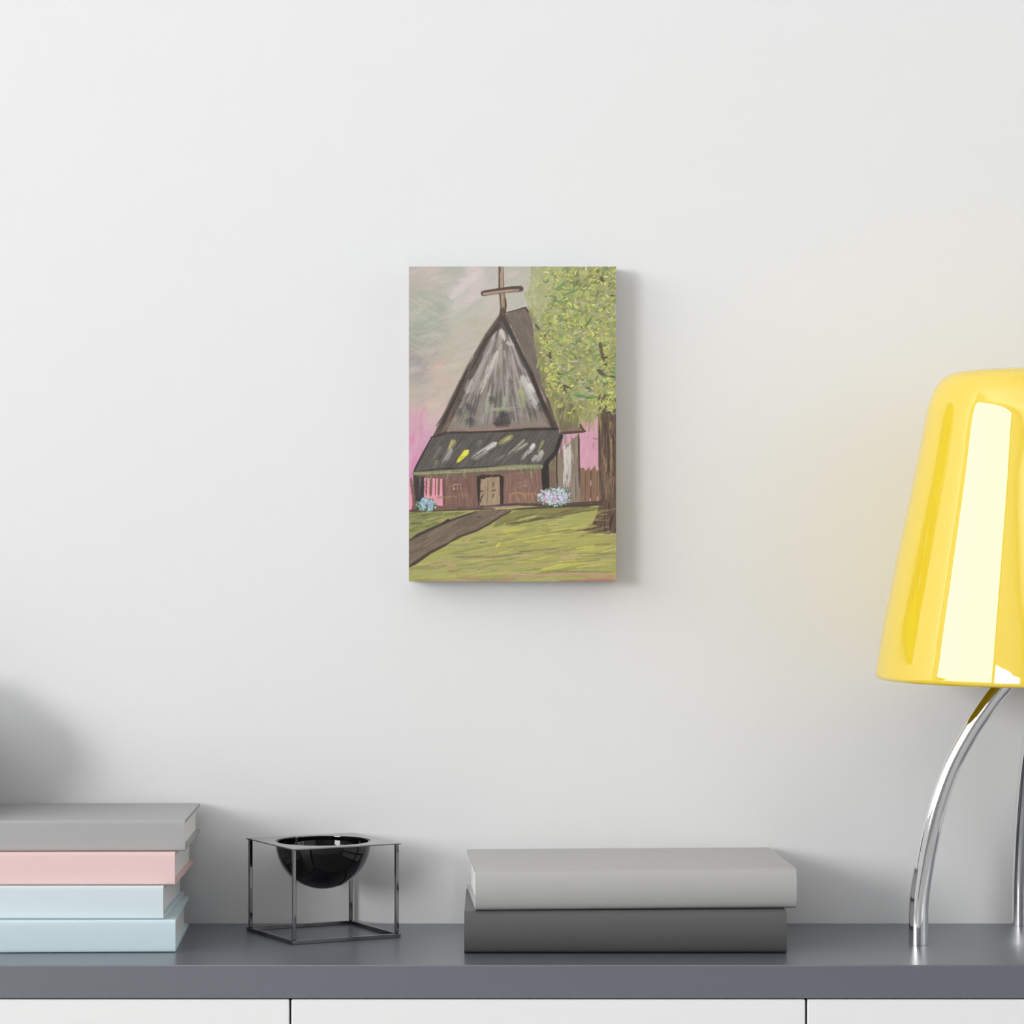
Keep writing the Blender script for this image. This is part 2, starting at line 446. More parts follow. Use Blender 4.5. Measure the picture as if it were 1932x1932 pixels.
    sky = z1([(55,60),(1110,60),(1080,420),(900,470),(600,900),(280,1480),(55,1300)])
    scatter(140, sky, 24, 70, (5, 12), -28, 22, [(206,194,186),(178,182,168),(190,186,174),(204,190,188),(168,170,158),(198,186,170)], .35, .45, .12)
    scatter(60, z1([(55,300),(420,300),(420,700),(55,900)]), 25, 60, (2, 5), 28, 10, [(196,190,164),(158,166,152),(172,176,164)], .4, .5, .1)
    for a, b, c, w in (((420,330),(640,110),(222,206,206),13),((440,420),(690,270),(214,196,196),15),((480,180),(600,160),(216,202,202),7),((920,140),(1010,110),(212,196,194),8),((250,150),(340,190),(206,196,186),6),
                       ((60,340),(330,500),(196,188,164),4),((380,500),(560,400),(200,192,176),5),((180,980),(330,940),(206,178,160),5),((70,820),(200,960),(158,148,150),12),((90,560),(420,640),(164,170,156),9)):
        stroke(z1([a, b]), w*1.4, c, .55, .4, soft=.8)
    scatter(50, z1([(55,1330),(230,1330),(200,1520),(110,1800),(55,1830)]), 24, 60, (4, 10), -80, 14, [(212,138,176),(200,130,166),(220,164,188),(210,172,178)], .32, .45)
    scatter(30, z1([(1540,1330),(1700,1330),(1700,1840),(1540,1840)]), 14, 30, (3, 6), -85, 12, [(218,154,180),(208,144,168),(222,166,184)], .5, .4)
    # --- far roof slope and the foliage
    poly(z1([(870,500),(905,462),(1070,412),(1115,480),(1165,800),(1260,1180),(1330,1400),(1370,1495),(1100,920),(930,560)]), (116,103,94), 1.0, 1, 14, 1, (65,14,2.2))
    stroke(z1([(890,460),(980,440),(1070,410)]), (2.5,4), (84,72,66), .9, .2)
    stroke(z1([(1060,410),(1120,490),(1160,590),(1220,660)]), (4,2.5), (64,56,50), .9, .3)
    fol = z1([(1115,60),(1852,60),(1852,1290),(1700,1330),(1640,1410),(1560,1400),(1480,1450),(1380,1490),(1310,1340),(1260,1210),(1210,1060),(1190,900),(1140,740),(1130,560),(1095,430),(1065,290),(1105,210)])
    poly(fol, (152,154,102), 4, .93, 24, 3)
    poly(z1([(1115,60),(1420,60),(1330,300),(1180,520),(1095,430),(1065,290),(1105,210)]), (176,176,130), 4, .8, 14, 5)
    poly(z1([(1140,740),(1200,700),(1260,1000),(1420,1250),(1480,1440),(1380,1490),(1310,1340),(1210,1060)]), (136,130,92), 3, .75, 14, 6)
    poly(z1([(1330,1300),(1480,1240),(1530,1380),(1580,1490),(1370,1510)]), (108,92,76), 2, .75, 10, 7)
    lowf = z1([(1130,800),(1300,1000),(1560,1250),(1540,1400),(1400,1480),(1310,1340),(1210,1060)])
    scatter(130, lowf, 8, 26, (2, 5), -80, 18, [(140,142,84),(160,162,96),(116,112,78),(176,176,108),(120,128,78)], .7, .35)
    scatter(60, z1([(1075,60),(1170,60),(1150,420),(1110,430),(1050,290),(1085,210)]), 4, 10, (2, 4), 75, 50, [(176,180,140),(186,184,160),(164,170,124),(190,186,170)], .7, .4, .3)
    G = [(186,194,92),(200,206,104),(172,182,86),(206,208,124),(150,164,84),(190,188,104)]
    Dk = [(108,136,72),(128,146,82),(96,122,70),(120,118,74),(140,140,84)]
    # --- trunk
    tr = z2([(1482,-20),(1490,-90),(1478,-170),(1520,-200),(1560,-150),(1622,-160),(1622,872),(1590,868),(1560,880),(1500,868),(1400,890),(1312,910),(1350,880),(1410,850),(1294,857),(1380,828),(1440,795),(1470,730),(1495,610),(1484,300)])
    poly(tr, (98,80,68), 1.0, 1, 20, 9, (88,26,2.0))
    scatter(70, z2([(1495,0),(1615,0),(1615,620),(1510,620)]), 14, 50, (1, 2.6), 88, 5, [(146,118,92),(124,100,82),(70,56,48),(84,68,58),(164,136,104)], .8, .35)
    scatter(50, z2([(1500,600),(1615,600),(1615,860),(1420,850)]), 10, 30, (1.2, 3), 105, 22, [(70,52,46),(92,72,62),(108,86,72),(60,46,40)], .75, .3)
    for x, y0, y1 in ((1490,60,560),(1530,20,300),(1555,150,420),(1600,100,640)): stroke(z2([(x,y0),(x+8,(y0+y1)/2),(x+4,y1)]), 2, (64,50,44), .8, .35)
    stroke(z2([(1585,150),(1578,400),(1560,560)]), 3, (160,128,94), .85, .4); stroke(z2([(1540,520),(1545,620)]), 4, (140,116,92), .8, .4)
    stroke(z2([(1580,20),(1575,80)]), 4, (140,146,92), .8, .35); stroke(z2([(1400,-40),(1420,10),(1410,110)]), 3, (150,152,98), .7, .35)
    topl = z1([(1115,60),(1450,60),(1300,700),(1180,560),(1065,290)])
    right = z1([(1300,60),(1852,60),(1852,1290),(1500,1280),(1260,1060),(1180,760),(1230,560)])
    scatter(160, topl, 4, 12, (1.4, 3.4), 60, 80, [(196,196,140),(178,182,120),(164,170,110),(206,198,150),(186,178,140)], .6, .4, .3)
    scatter(520, right, 5, 14, (2.5, 5.5), 20, 90, G+Dk, .75, .3, .4)
    for gx_, gy_, r in ((1510,370,26),(1370,550,34),(1500,880,40),(1400,950,26),(1540,1060,36),(1600,1130,45),(1640,1160,40),(1250,670,26),(1480,650,24),(1690,390,26),(1790,520,24),(1360,930,26),(1180,530,22),(1560,1210,40),(1410,210,30),(1580,110,30),(1540,1090,26)):
        P0 = z1([(gx_, gy_)])[0]; a = rng.uniform(-.5, .5)
        stroke([(P0[0]-r/9, P0[1]-a*2), (P0[0]+r/9, P0[1]+a*2)], r/7, (180,174,170) if gx_ != 1180 else (164,196,196), .85, .2)
    for a, b, w in (((1710,720),(1740,870),7),((1740,860),(1800,830),4),((1740,870),(1770,920),6),((1690,960),(1750,1000),9),((1750,1000),(1850,1020),3),((1270,800),(1290,890),6),((1340,980),(1370,1000),5),((1390,1090),(1440,1110),5),((1700,170),(1780,200),3.5),((1720,150),(1740,190),5),((1800,310),(1850,315),3),((1590,1110),(1650,1130),4),((1150,560),(1185,610),5),((1230,650),(1260,740),3),((1430,1100),(1470,1120),4),((1400,1110),(1420,1160),4),((1690,1150),(1740,1200),8)):
        stroke(z1([a, b]), w, jit((88,76,62)), .9, .25)
    over = z1([(1600,1100),(1852,1080),(1852,1330),(1760,1300),(1700,1340),(1600,1330)])
    scatter(70, over, 6, 16, (2.5, 5), -70, 40, G+[(150,150,92),(166,164,100)], .8, .35, .3)
    for k in range(760):                                   # thick dabs: a dark lower edge, then the ridge of paint
        x = rng.uniform(1180, 1852); y = rng.uniform(70, 1330)
        px, py = 760+x/4.6, 490+y/4.6
        if not bool(inside(np.array([px]), np.array([py]), fol)[0]): continue
        cl = float(fbm(np.array([px/13.]), np.array([py/13.]), 77)[0])
        if rng.random() > (cl-.22)*2.2 or (y < 480 and x < 1290 and rng.random() < .7): continue
        a = math.radians(rng.choice((25, 40, -30, 10, 60, -50))+rng.uniform(-30, 30)); L = rng.uniform(1.6, 5.8); b = rng.uniform(-.8, .8)
        dx, dy = L*math.cos(a), L*math.sin(a)
        P = [(px-dx, py-dy), (px-dy*b, py+dx*b), (px+dx, py+dy)]
        w = rng.uniform(1.6, 4.2)
        base = rng.choice([(196,200,92),(204,206,112),(182,192,88),(212,208,134),(172,186,94),(188,186,96)] if rng.random() < .82 else [(112,152,88),(98,138,84),(132,162,98)])
        if rng.random() < .6: stroke([(q_[0]+.6, q_[1]+1.0) for q_ in P], w+.5, [c*.58 for c in base], .55, .15)
        stroke(P, w, jit(base, 12), .8, .2)
        if rng.random() < .4: stroke([(q_[0]-.4, q_[1]-.6) for q_ in P], w*.4, [min(c*1.12+16, 246) for c in base], .7, .15)
    for k in range(60):
        x = rng.uniform(1200, 1840); y = rng.uniform(100, 1250)
        stroke(z1([(x, y), (x+rng.uniform(-25,25), y+rng.uniform(5,30))]), rng.uniform(1.5, 3.5), jit((92,88,60)), .7, .35)
    for a, b, c, w in (((1500,1175),(1640,1200),(90,140,84),6),((1340,250),(1420,190),(96,146,96),5),((1390,310),(1520,260),(92,142,86),4),((1580,590),(1640,500),(86,128,70),4),((1690,90),(1700,110),(110,110,30),8),((1800,1170),(1840,1200),(150,186,70),6),((1590,1200),(1720,1190),(84,130,70),4)):
        stroke(z1([a, b]), w, c, .85, .25)
    for k in range(26):                                    # leaves trailing over the pink
        x = rng.uniform(1480, 1720); y = rng.uniform(1290, 1400)
        stroke(z1([(x, y), (x+rng.uniform(-15,15), y+rng.uniform(60,190))]), (3, 1), jit(rng.choice([(150,150,92),(166,164,100),(128,128,84)])), .7, .4)
    stroke(z1([(1650,1550),(1690,1560)]), 3, (150,90,110), .6, .4); stroke(z1([(1660,1580),(1650,1640)]), 3, (160,120,110), .6, .4)
    # --- right side: wall of the nave, fence
    poly(z2([(1345,375),(1375,372),(1385,400),(1415,365),(1425,395),(1460,352),(1470,400),(1490,380),(1500,640),(1345,640)]), (136,106,84), .8, 1, 12, 12, (88,20,1.6))
    for x in (1388, 1428, 1434, 1480): stroke(z2([(x,390),(x-3,630)]), 1.6, (92,70,60), .8, .3)
    for x, y in ((1425,600),(1480,590),(1428,470)): stroke(z2([(x,y),(x-1,y+40)]), 2.4, (226,150,170), .9, .2)
    poly(z2([(1110,310),(1175,270),(1340,110),(1350,640),(1290,640),(1110,560)]), (140,124,110), .8, 1, 12, 13, (88,24,1.8))
    poly(z2([(1110,310),(1170,270),(1170,530),(1112,540)]), (124,98,86), .6, 1, 12, 14, (88,20,1.8))
    scatter(22, z2([(1112,300),(1165,280),(1165,380),(1112,380)]), 8, 16, (1.5, 3), 88, 6, [(116,120,84),(136,132,98)], .7, .35)
    scatter(46, z2([(1195,170),(1300,150),(1310,540),(1200,520)]), 20, 55, (1.6, 4), 88, 3, [(168,156,144),(124,112,100),(150,138,122),(112,98,88)], .6, .45)
    for x, w in ((1232,5),(1252,7),(1268,5),(1225,4)): stroke(z2([(x,190+rng.uniform(-10,30)),(x+4,360),(x-6,520)]), w, (216,210,204), .85, .5, fine=.8)
    stroke(z2([(1200,110),(1345,100),(1390,98)]), (6,4), (80,62,56), .95, .1); stroke(z2([(1345,40),(1360,75),(1392,100)]), 3.5, (76,58,54), .95, .1)
    stroke(z2([(1336,120),(1338,330),(1344,520)]), 4, (84,66,58), .95, .15); stroke(z2([(1172,220),(1168,380),(1174,520)]), 2.6, (56,48,44), .9, .15)
    stroke(z2([(1310,430),(1312,620)]), 2, (96,80,70), .8, .3); stroke(z2([(1322,140),(1324,300)]), 2.4, (160,156,118), .7, .4)
    # --- main roof
    poly(z1([(850,480),(250,1545),(380,1500),(1345,1490),(900,500)]), (92,82,76), 1.0, 1, 10, 15)
    inn = z1([(858,585),(372,1490),(1285,1455)])
    poly(inn, (138,128,119), 1.5, 1, 12, 16)
    apex = z1([(862,500)])[0]
    for k in range(230):
        t = rng.random(); (bx_, by_), = z1([(395+t*870, 1470-t*25)])
        a = rng.uniform(.12, .75); b = min(a+rng.uniform(.15, .4), .97)
        col = rng.choice([(172,163,156),(186,178,172),(152,142,134),(112,104,98),(98,92,90),(128,116,106)])
        if b > .85 and rng.random() < .5: col = rng.choice([(84,80,80),(104,98,94),(96,88,84)])
        pt_ = lambda f: (apex[0]+(bx_-apex[0])*f+rng.uniform(-1.5,1.5), apex[1]+(by_-apex[1])*f)
        stroke([pt_(a), pt_(b)], rng.uniform(2, 7), jit(col), .62, .44, fine=.8, soft=.7)
    for p, w, c in (([(850,610),(880,700)],6,(206,198,192)),([(820,800),(740,1000),(670,1160)],6,(196,184,176)),([(900,720),(980,740)],5,(180,170,164)),([(1040,1020),(1110,1180),(1170,1290)],12,(186,180,176)),([(1090,1080),(1150,1150)],6,(204,198,194)),([(560,1150),(600,1040)],8,(172,166,160)),
                    ([(1020,1120),(1040,1200),(1045,1290)],7,(156,160,116)),([(740,1190),(730,1340)],5,(146,152,126)),([(890,1190),(860,1350)],6,(150,158,132)),([(760,1300),(1000,1290)],4,(148,152,130)),([(870,1340),(900,1430)],18,(70,68,70)),([(800,1420),(930,1420)],9,(74,70,70)),
                    ([(590,1380),(580,1450)],10,(86,82,82)),([(1180,1250),(1210,1330)],7,(96,92,92)),([(560,1260),(620,1340)],10,(98,94,92)),([(760,1200),(800,1240)],8,(98,98,92)),([(500,1300),(470,1360)],8,(104,98,94))):
        stroke(z1(p), w*2, [min(k_*1.06, 255) if c[0] > 120 else k_*.92 for k_ in c], .95, .46, fine=.7, soft=.9)
    stroke(z1([(400,1470),(560,1490),(800,1470),(1270,1440)]), 7, (146,116,104), .75, .35); stroke(z1([(420,1290),(380,1480)]), 7, (122,92,78), .7, .35)
    stroke(z1([(1200,1340),(1270,1440)]), 6, (132,104,92), .7, .35); stroke(z1([(560,1485),(900,1468)]), 2.5, (186,140,130), .6, .4)
    D1 = (68,60,56)
    stroke(z1([(850,500),(740,650),(560,960),(430,1220),(300,1500)]), (12,10), (84,72,64), 0.92, .26, taper=False, soft=.6)
    stroke(z1([(840,560),(720,700),(590,960)]), (8,5), (64,58,56), .8, .3); stroke(z1([(560,960),(470,1160),(330,1460)]), (5,7), (58,50,48), .8, .25)
    stroke(z1([(400,1270),(320,1400),(285,1450)]), 3, (94,80,70), .9, .2); stroke(z1([(410,1400),(340,1500)]), 2.5, (150,122,86), .7, .35)
    stroke(z1([(876,520),(1000,760),(1110,980),(1200,1200),(1330,1480)]), (8,12), D1, 0.92, .24, taper=False, soft=.6)
    stroke(z1([(900,590),(1010,800),(1090,960)]), 4, (60,68,74), .6, .35); stroke(z1([(1110,970),(1170,1140),(1250,1330)]), 8, (62,54,50), .8, .2)
    stroke(z1([(1250,1200),(1290,1330),(1350,1490)]), 7, (88,72,62), .8, .3)
    stroke(z1([(250,1545),(380,1505),(800,1498),(1110,1472),(1340,1472)]), (5,8), (58,48,46), 0.92, .22, taper=False, soft=.6)
    poly(z1([(838,470),(850,440),(892,440),(890,470),(880,530),(846,540)]), (84,72,66), .8, 1, 8, 17)
    # --- lower roof
    low = z1([(245,1548),(380,1515),(1345,1480),(1390,1540),(1330,1690),(1205,1800),(640,1820),(90,1852)])
    poly(low, (90,85,81), 1.0, 1, 14, 18, (-52,16,2.4))
    scatter(120, z1([(290,1560),(1330,1510),(1270,1720),(1170,1790),(160,1830)]), 14, 45, (1.5, 4), -50, 12, [(70,66,63),(98,92,88),(116,108,102),(62,58,56),(92,88,82)], .55, .45)
    for p, w, c, al in (([(420,1640),(370,1750)],7,(170,164,160),.75),([(400,1690),(340,1770)],6,(150,146,140),.6),([(810,1590),(600,1720)],7,(212,206,202),.85),([(740,1660),(620,1740)],5,(150,144,138),.6),([(1140,1600),(1090,1680)],6,(226,220,216),.9),([(1090,1660),(1030,1730)],5,(176,170,166),.75),
                        ([(1210,1660),(1170,1750)],7,(200,194,190),.8),([(1160,1700),(1120,1750)],6,(186,180,176),.7),([(1080,1590),(960,1680)],4,(180,174,150),.75),([(950,1530),(830,1600)],7,(166,158,96),.8),([(930,1540),(860,1590)],4,(196,186,120),.6),([(450,1570),(400,1650)],6,(168,160,96),.8),([(430,1560),(400,1640)],3,(212,200,120),.6),
                        ([(1220,1570),(1170,1670)],4,(156,150,96),.75),([(330,1620),(230,1780)],6,(120,114,104),.6),([(300,1740),(260,1820)],4,(150,142,100),.6),([(880,1700),(760,1770)],4,(128,122,116),.6),([(1060,1560),(900,1700)],3,(190,182,160),.6),([(680,1570),(640,1620)],6,(130,124,118),.6)):
        stroke(z1(p), w*1.6, c, min(al+.15, 1), .55, fine=.55, soft=.8)
    stroke(z1([(560,1660),(470,1760)]), (13, 6), (226,218,60), .95, .12); stroke(z1([(570,1655),(520,1700)]), 6, (238,230,90), .9, .2)
    stroke(z1([(250,1545),(170,1690),(90,1850)]), (3,5), (54,46,46), .9, .1); stroke(z1([(1375,1530),(1330,1670),(1250,1760),(1200,1830)]), (9,10), (48,44,42), 0.92, .22, taper=False, soft=.6)
    stroke(z1([(100,1842),(330,1815),(700,1800),(1190,1780)]), 3, (58,54,50), .7, .3)
    # --- front wall under the eave
    poly(z2([(78,425),(600,400),(1062,372),(1062,640),(760,660),(560,672),(70,690)]), (122,92,82), .8, 1, 12, 19, (88,16,2))
    poly(z2([(160,450),(305,455),(305,665),(160,640)]), (234,150,172), .8, 1, 8, 20)
    for x, w in ((180,3),(215,6),(250,2.5),(275,5)): stroke(z2([(x,450),(x-4,590)]), w, (124,92,74), .95, .2)
    for y in (480,510,540): stroke(z2([(172,y),(186,y+22)]), 2, (90,40,50), .8, .3)
    poly(z2([(305,450),(565,432),(565,668),(305,672)]), (124,92,82), .8, 1, 14, 21, (88,16,2)); stroke(z2([(308,450),(312,660)]), 5, (94,74,66), .8, .3)
    scatter(60, z2([(320,460),(555,440),(555,650),(320,660)]), 10, 30, (1.5, 4), 88, 8, [(136,100,90),(110,80,72),(146,112,100),(120,84,76)], .6, .4)
    poly(z2([(770,420),(1058,385),(1058,640),(770,655)]), (134,100,90), .8, 1, 14, 22, (88,16,2))
    scatter(50, z2([(775,430),(1050,400),(1050,620),(775,650)]), 10, 30, (1.5, 4), 88, 8, [(146,110,98),(118,86,76),(156,122,108)], .6, .4)
    for p in ([(255,595),(420,590)],[(260,605),(350,596)],[(405,580),(405,665)],[(490,570),(488,665)],[(425,580),(492,572)],[(330,600),(335,660)]): stroke(z2(p), 2.2, (158,120,92), .8, .35)
    for p in ([(375,520),(390,495),(445,500)],[(385,520),(385,550)],[(415,515),(415,548)],[(440,510),(440,545)],[(380,505),(450,498)]): stroke(z2(p), 1.8, (176,150,130), .75, .35)
    stroke(z2([(392,525),(392,545)]), 2.5, (214,196,186), .7, .3); stroke(z2([(370,545),(450,548)]), 2, (96,70,62), .7, .3)
    for p in ([(870,490),(960,470)],[(880,520),(970,500)],[(890,470),(890,525)],[(930,465),(930,530)],[(900,500),(960,520)],[(860,480),(880,530)]): stroke(z2(p), 2, (170,140,124), .6, .45)
    for p, w in (([(810,575),(870,560),(930,575),(1010,560)],4),([(815,575),(818,645)],3),([(860,575),(885,635)],3.5),([(930,575),(935,640)],3.5),([(975,570),(995,635)],3.5),([(905,560),(925,600)],3),([(1000,570),(1030,600)],2.5)): stroke(z2(p), w, (170,128,92), .9, .25)
    poly(z2([(78,425),(160,440),(165,520),(158,600),(150,690),(104,690)]), (62,56,56), .8, 1, 8, 23, (86,20,2)); stroke(z2([(130,450),(128,600)]), 4, (110,100,96), .6, .45)
    stroke(z2([(62,450),(72,560),(92,640)]), 5, (116,90,72), .9, .25); stroke(z2([(48,510),(65,512)]), 2, (140,80,80), .6, .3)
    # eave moss
    stroke(z2([(76,418),(360,402),(600,388),(850,365),(1050,365)]), (6,9), (142,146,106), .95, .1, taper=False)
    scatter(90, z2([(90,418),(600,395),(1050,375),(1050,420),(600,450),(90,450)]), 8, 18, (1.5, 3.6), 88, 6, [(128,130,92),(112,108,78),(150,152,112),(104,92,74)], .75, .4)
    stroke(z2([(80,420),(500,405)]), 1.4, (176,176,130), .7, .3); stroke(z2([(620,385),(880,366),(1010,362)]), 1.6, (166,170,120), .8, .3)
    # door
    poly(z2([(560,440),(600,425),(735,425),(766,440),(762,650),(740,658),(575,662),(566,600)]), (58,48,44), .8, 1, 8, 24)
    poly(z2([(592,455),(612,460),(660,445),(735,440),(738,652),(650,660),(584,660),(588,560)]), (164,140,114), .8, 1, 14, 25, (88,18,2))
    scatter(26, z2([(600,465),(730,450),(730,640),(600,650)]), 12, 30, (1.2, 3), 88, 4, [(178,154,126),(150,126,102),(186,164,136)], .7, .35)
    stroke(z2([(646,455),(640,650)]), 1.8, (112,92,76), .8, .25)
    for p in ([(575,555),(615,548)],[(672,548),(708,542)],[(598,590),(590,640)],[(610,570),(604,600)],[(688,480),(682,520)],[(690,570),(684,600)]): stroke(z2(p), 2.4, (62,50,44), .85, .2)
    # right corner post
    poly(z2([(1050,385),(1110,310),(1114,520),(1100,545),(1062,540)]), (50,46,45), .8, 1, 7, 26)
    # --- ground
    poly(z2([(40,700),(560,690),(760,676),(1000,650),(1300,640),(1500,640),(1440,800),(1294,857),(1412,850),(1312,910),(1500,868),(1560,880),(1625,868),(1625,1250),(40,1250)]), (170,166,94), .8, 1, 14, 27, (-8,40,3))
    grass = z2([(60,760),(560,740),(1480,700),(1440,800),(1500,870),(1622,880),(1622,1230),(48,1235)])
    poly(z2([(40,1130),(400,1000),(1000,960),(1625,960),(1625,1140),(40,1200)]), (168,162,100), 4, .6, 10, 28, (-6,40,3))
    scatter(300, grass, 22, 90, (2, 6), -7, 7, [(178,174,84),(190,188,98),(156,152,88),(140,138,82),(168,162,104),(186,178,112),(164,166,80)], .6, .4, .05)
    scatter(26, z2([(700,800),(1300,780),(1600,1000),(1600,1130),(700,1120)]), 20, 70, (2, 4.5), -9, 6, [(210,204,84),(214,206,110),(200,196,80)], .7, .42)
    scatter(40, z2([(560,900),(1600,900),(1610,1160),(200,1180)]), 24, 80, (1.6, 4), -5, 6, [(128,122,84),(118,112,82),(136,128,96)], .55, .45)
    for p, w, c in (([(860,920),(1180,870)],3,(214,206,100)),([(710,970),(745,940)],5,(222,212,90)),([(1040,1150),(1400,1090)],5,(204,198,84)),([(1100,805),(1180,798)],3,(216,208,90)),([(390,1050),(700,1050),(980,1010)],4,(124,118,86)),([(880,1010),(1200,985)],3,(120,112,80)),([(580,945),(650,935)],3,(110,98,84)),([(750,850),(960,820)],5,(196,190,90)),
                    ([(1200,1050),(1330,1040)],5,(206,162,138)),([(330,1105),(400,1115)],6,(212,154,138)),([(840,1045),(980,1035)],4,(196,164,130)),([(860,1090),(910,1085)],3,(210,168,140)),([(200,1120),(340,1090)],3,(196,150,132)),([(480,930),(520,905)],5,(200,160,134)),([(1500,1070),(1610,1060)],4,(200,164,130)),([(640,940),(690,930)],4,(190,166,120))):
        stroke(z2(p), w, c, .75, .4)
    scatter(40, z2([(500,1190),(1622,1160),(1622,1240),(120,1245)]), 20, 70, (2, 4.5), -2, 4, [(190,152,126),(176,128,108),(200,164,140),(164,148,106)], .7, .38)
    stroke(z2([(900,1195),(1250,1180),(1620,1185)]), 5, (190,150,128), .8, .3); stroke(z2([(1180,1235),(1622,1228)]), 4, (168,104,96), .85, .2); stroke(z2([(1150,1160),(1610,1165)]), 3, (132,122,84), .7, .35)
    # left lawn
    poly(z2([(40,715),(500,708),(330,775),(150,860),(40,920)]), (142,140,84), 1, 1, 14, 29, (-20,24,3))
    scatter(60, z2([(52,720),(470,715),(320,775),(60,880)]), 14, 40, (1.8, 4.5), -16, 10, [(120,128,70),(104,114,62),(160,160,90),(136,146,74),(90,92,62)], .7, .38)
    stroke(z2([(60,795),(150,790)]), 5, (92,92,76), .7, .4); stroke(z2([(270,775),(330,770)]), 4, (206,140,110), .7, .35)
    # dark bank below the house
    stroke(z2([(48,700),(300,690),(560,682),(700,684)]), (8,6), (84,68,62), .95, .15); stroke(z2([(590,672),(860,650),(1050,655),(1200,655),(1500,640)]), (4,9), (80,66,60), .95, .12, taper=False)
    stroke(z2([(820,690),(1100,672),(1490,655)]), (4,7), (76,64,58), .9, .2); stroke(z2([(600,675),(800,668),(960,665)]), 3.5, (150,118,100), .7, .4); stroke(z2([(130,690),(560,676)]), 2.5, (150,118,104), .6, .4)
    poly(z2([(720,740),(900,690),(1480,668),(1470,690),(1240,730),(960,740),(800,790),(690,830)]), (124,120,72), 2, .75, 14, 30, (-8,30,3))
    scatter(44, z2([(760,780),(940,710),(1460,675),(1470,700),(1100,770),(820,820)]), 16, 50, (1.6, 3.6), -10, 7, [(92,86,62),(104,100,66),(82,74,58),(132,128,76)], .7, .4)
    stroke(z2([(780,805),(960,775),(1220,735),(1420,690)]), (4,1.5), (90,82,58), .8, .35)
    # path
    path = z2([(548,703),(700,690),(845,686),(740,742),(660,795),(560,845),(440,880),(345,950),(210,1010),(120,1085),(40,1140),(40,920),(180,855),(330,785)])
    poly(path, (116,100,84), 1.2, 1, 14, 31, (-32,34,3))
    scatter(80, z2([(560,715),(780,695),(620,800),(330,940),(60,1080),(55,950)]), 24, 60, (1.6, 4.5), -30, 6, [(134,114,94),(104,92,82),(146,122,98),(96,84,76),(124,110,98)], .6, .42)
    stroke(z2([(548,708),(440,745),(330,785),(230,830),(120,880),(48,925)]), (3,7), (66,58,54), .95, .12); stroke(z2([(350,765),(300,800)]), 5, (56,50,50), .9, .1)
    stroke(z2([(840,692),(740,745),(655,800),(560,850),(440,890),(345,945)]), (2.5,6), (72,62,56), .95, .15); stroke(z2([(350,945),(210,1015),(110,1085),(48,1125)]), (5,7), (70,58,54), .95, .12)
    stroke(z2([(560,750),(600,740)]), 3, (72,62,56), .8, .3)
    # --- flowers
    def bush(cx, cy, rx, ry, n, cols):
        for k in range(n):
            a = rng.uniform(0, 2*math.pi); r = math.sqrt(rng.random())
            x, y = cx+rx*r*math.cos(a), cy+ry*r*math.sin(a)
            green = rng.random() < (.65 if abs(r) > .8 else .1)
            c = rng.choice([(96,140,100),(78,120,84),(128,164,120),(84,124,70)]) if green else rng.choice(cols)
            (px, py), = z2([(x, y)]); b = rng.uniform(0, 6.3); L = rng.uniform(.6, 1.8)
            P = [(px-L*math.cos(b), py-L*math.sin(b)), (px+L*math.cos(b), py+L*math.sin(b))]
            w = rng.uniform(2.4, 5)
            stroke([(p_[0]+.4, p_[1]+.8) for p_ in P], w+.4, [k_*.72 for k_ in c], .6, .1)
            stroke(P, w, jit(c, 8), .95, .1)
    bush(178, 652, 78, 52, 130, [(150,190,214),(170,204,222),(196,218,230),(132,172,196),(176,200,222)])
    bush(1150, 590, 130, 72, 240, [(206,192,224),(222,214,234),(160,200,216),(190,216,226),(146,184,206),(232,228,238),(196,182,216)])
    for x, y, r, c in ((1038,580,34,(232,230,240)),(1115,600,40,(160,196,220)),(1165,575,30,(212,196,226)),(1225,560,34,(150,196,206)),(1240,600,34,(206,186,220)),(1195,600,30,(226,220,236)),(1090,560,28,(196,206,228)),(150,650,30,(176,206,224)),(200,670,28,(150,190,214)),(175,625,22,(200,222,232))):
        (px, py), = z2([(x, y)]); stroke([(px-r/14, py), (px+r/14, py-.8)], r/5.5, c, .8, .15)
    # --- cross
    stroke(z1([(852,50),(855,250),(872,400),(864,505)]), (10,13), (84,66,56), .95, .08, taper=False)
    stroke(z1([(856,50),(858,250),(872,400),(866,480)]), (6.5,6.5), (176,152,124), .95, .15, taper=False)
    stroke(z1([(848,60),(836,160),(834,300)]), 2, (92,70,60), .9, .2); stroke(z1([(890,330),(896,400),(884,470)]), 3, (74,58,50), .9, .2); stroke(z1([(882,300),(876,440)]), 4, (140,112,86), .7, .4)
    stroke(z1([(868,420),(862,510)]), (9,7), (80,66,60), .85, .2)
    stroke(z1([(700,292),(850,268),(1022,252)]), (11,12), (82,66,60), .95, .08, taper=False)
    stroke(z1([(704,298),(850,276),(1000,262)]), (5.5,5), (176,150,130), .92, .22, taper=False)
    stroke(z1([(705,272),(780,262),(830,252)]), 3, (92,76,68), .9, .2); stroke(z1([(880,246),(960,236),(1025,238)]), 3.5, (84,68,62), .9, .15)
    # --- the weave of the canvas and a slightly faded print
    fx, fy = gx*2*math.pi, gy*2*math.pi
    img += (np.sin(fy/3.1)*3.6+np.sin(fx/2.7)*2.2)[..., None] + ((hsh(np.floor(gx*S), np.floor(gy*S), 5)-.5)*13)[..., None]
    img[:] = img*.93+15
    img[:] = img*.93+img.mean(-1, keepdims=True)*.07
    return np.clip(img, 0, 255), W, H
canvas = empty('canvas_print', (((CX0+CX1)/2-966)/CPX, 0, CAM_Z+(966-(CY0+CY1)/2)/CPX))
tag(canvas, 'unframed canvas print of a painted church with a cross, hanging on the white wall', 'picture')
img, PW, PH = paint_picture(1.25)
cw, ch = (CX1-CX0)/CPX, (CY1-CY0)/CPX
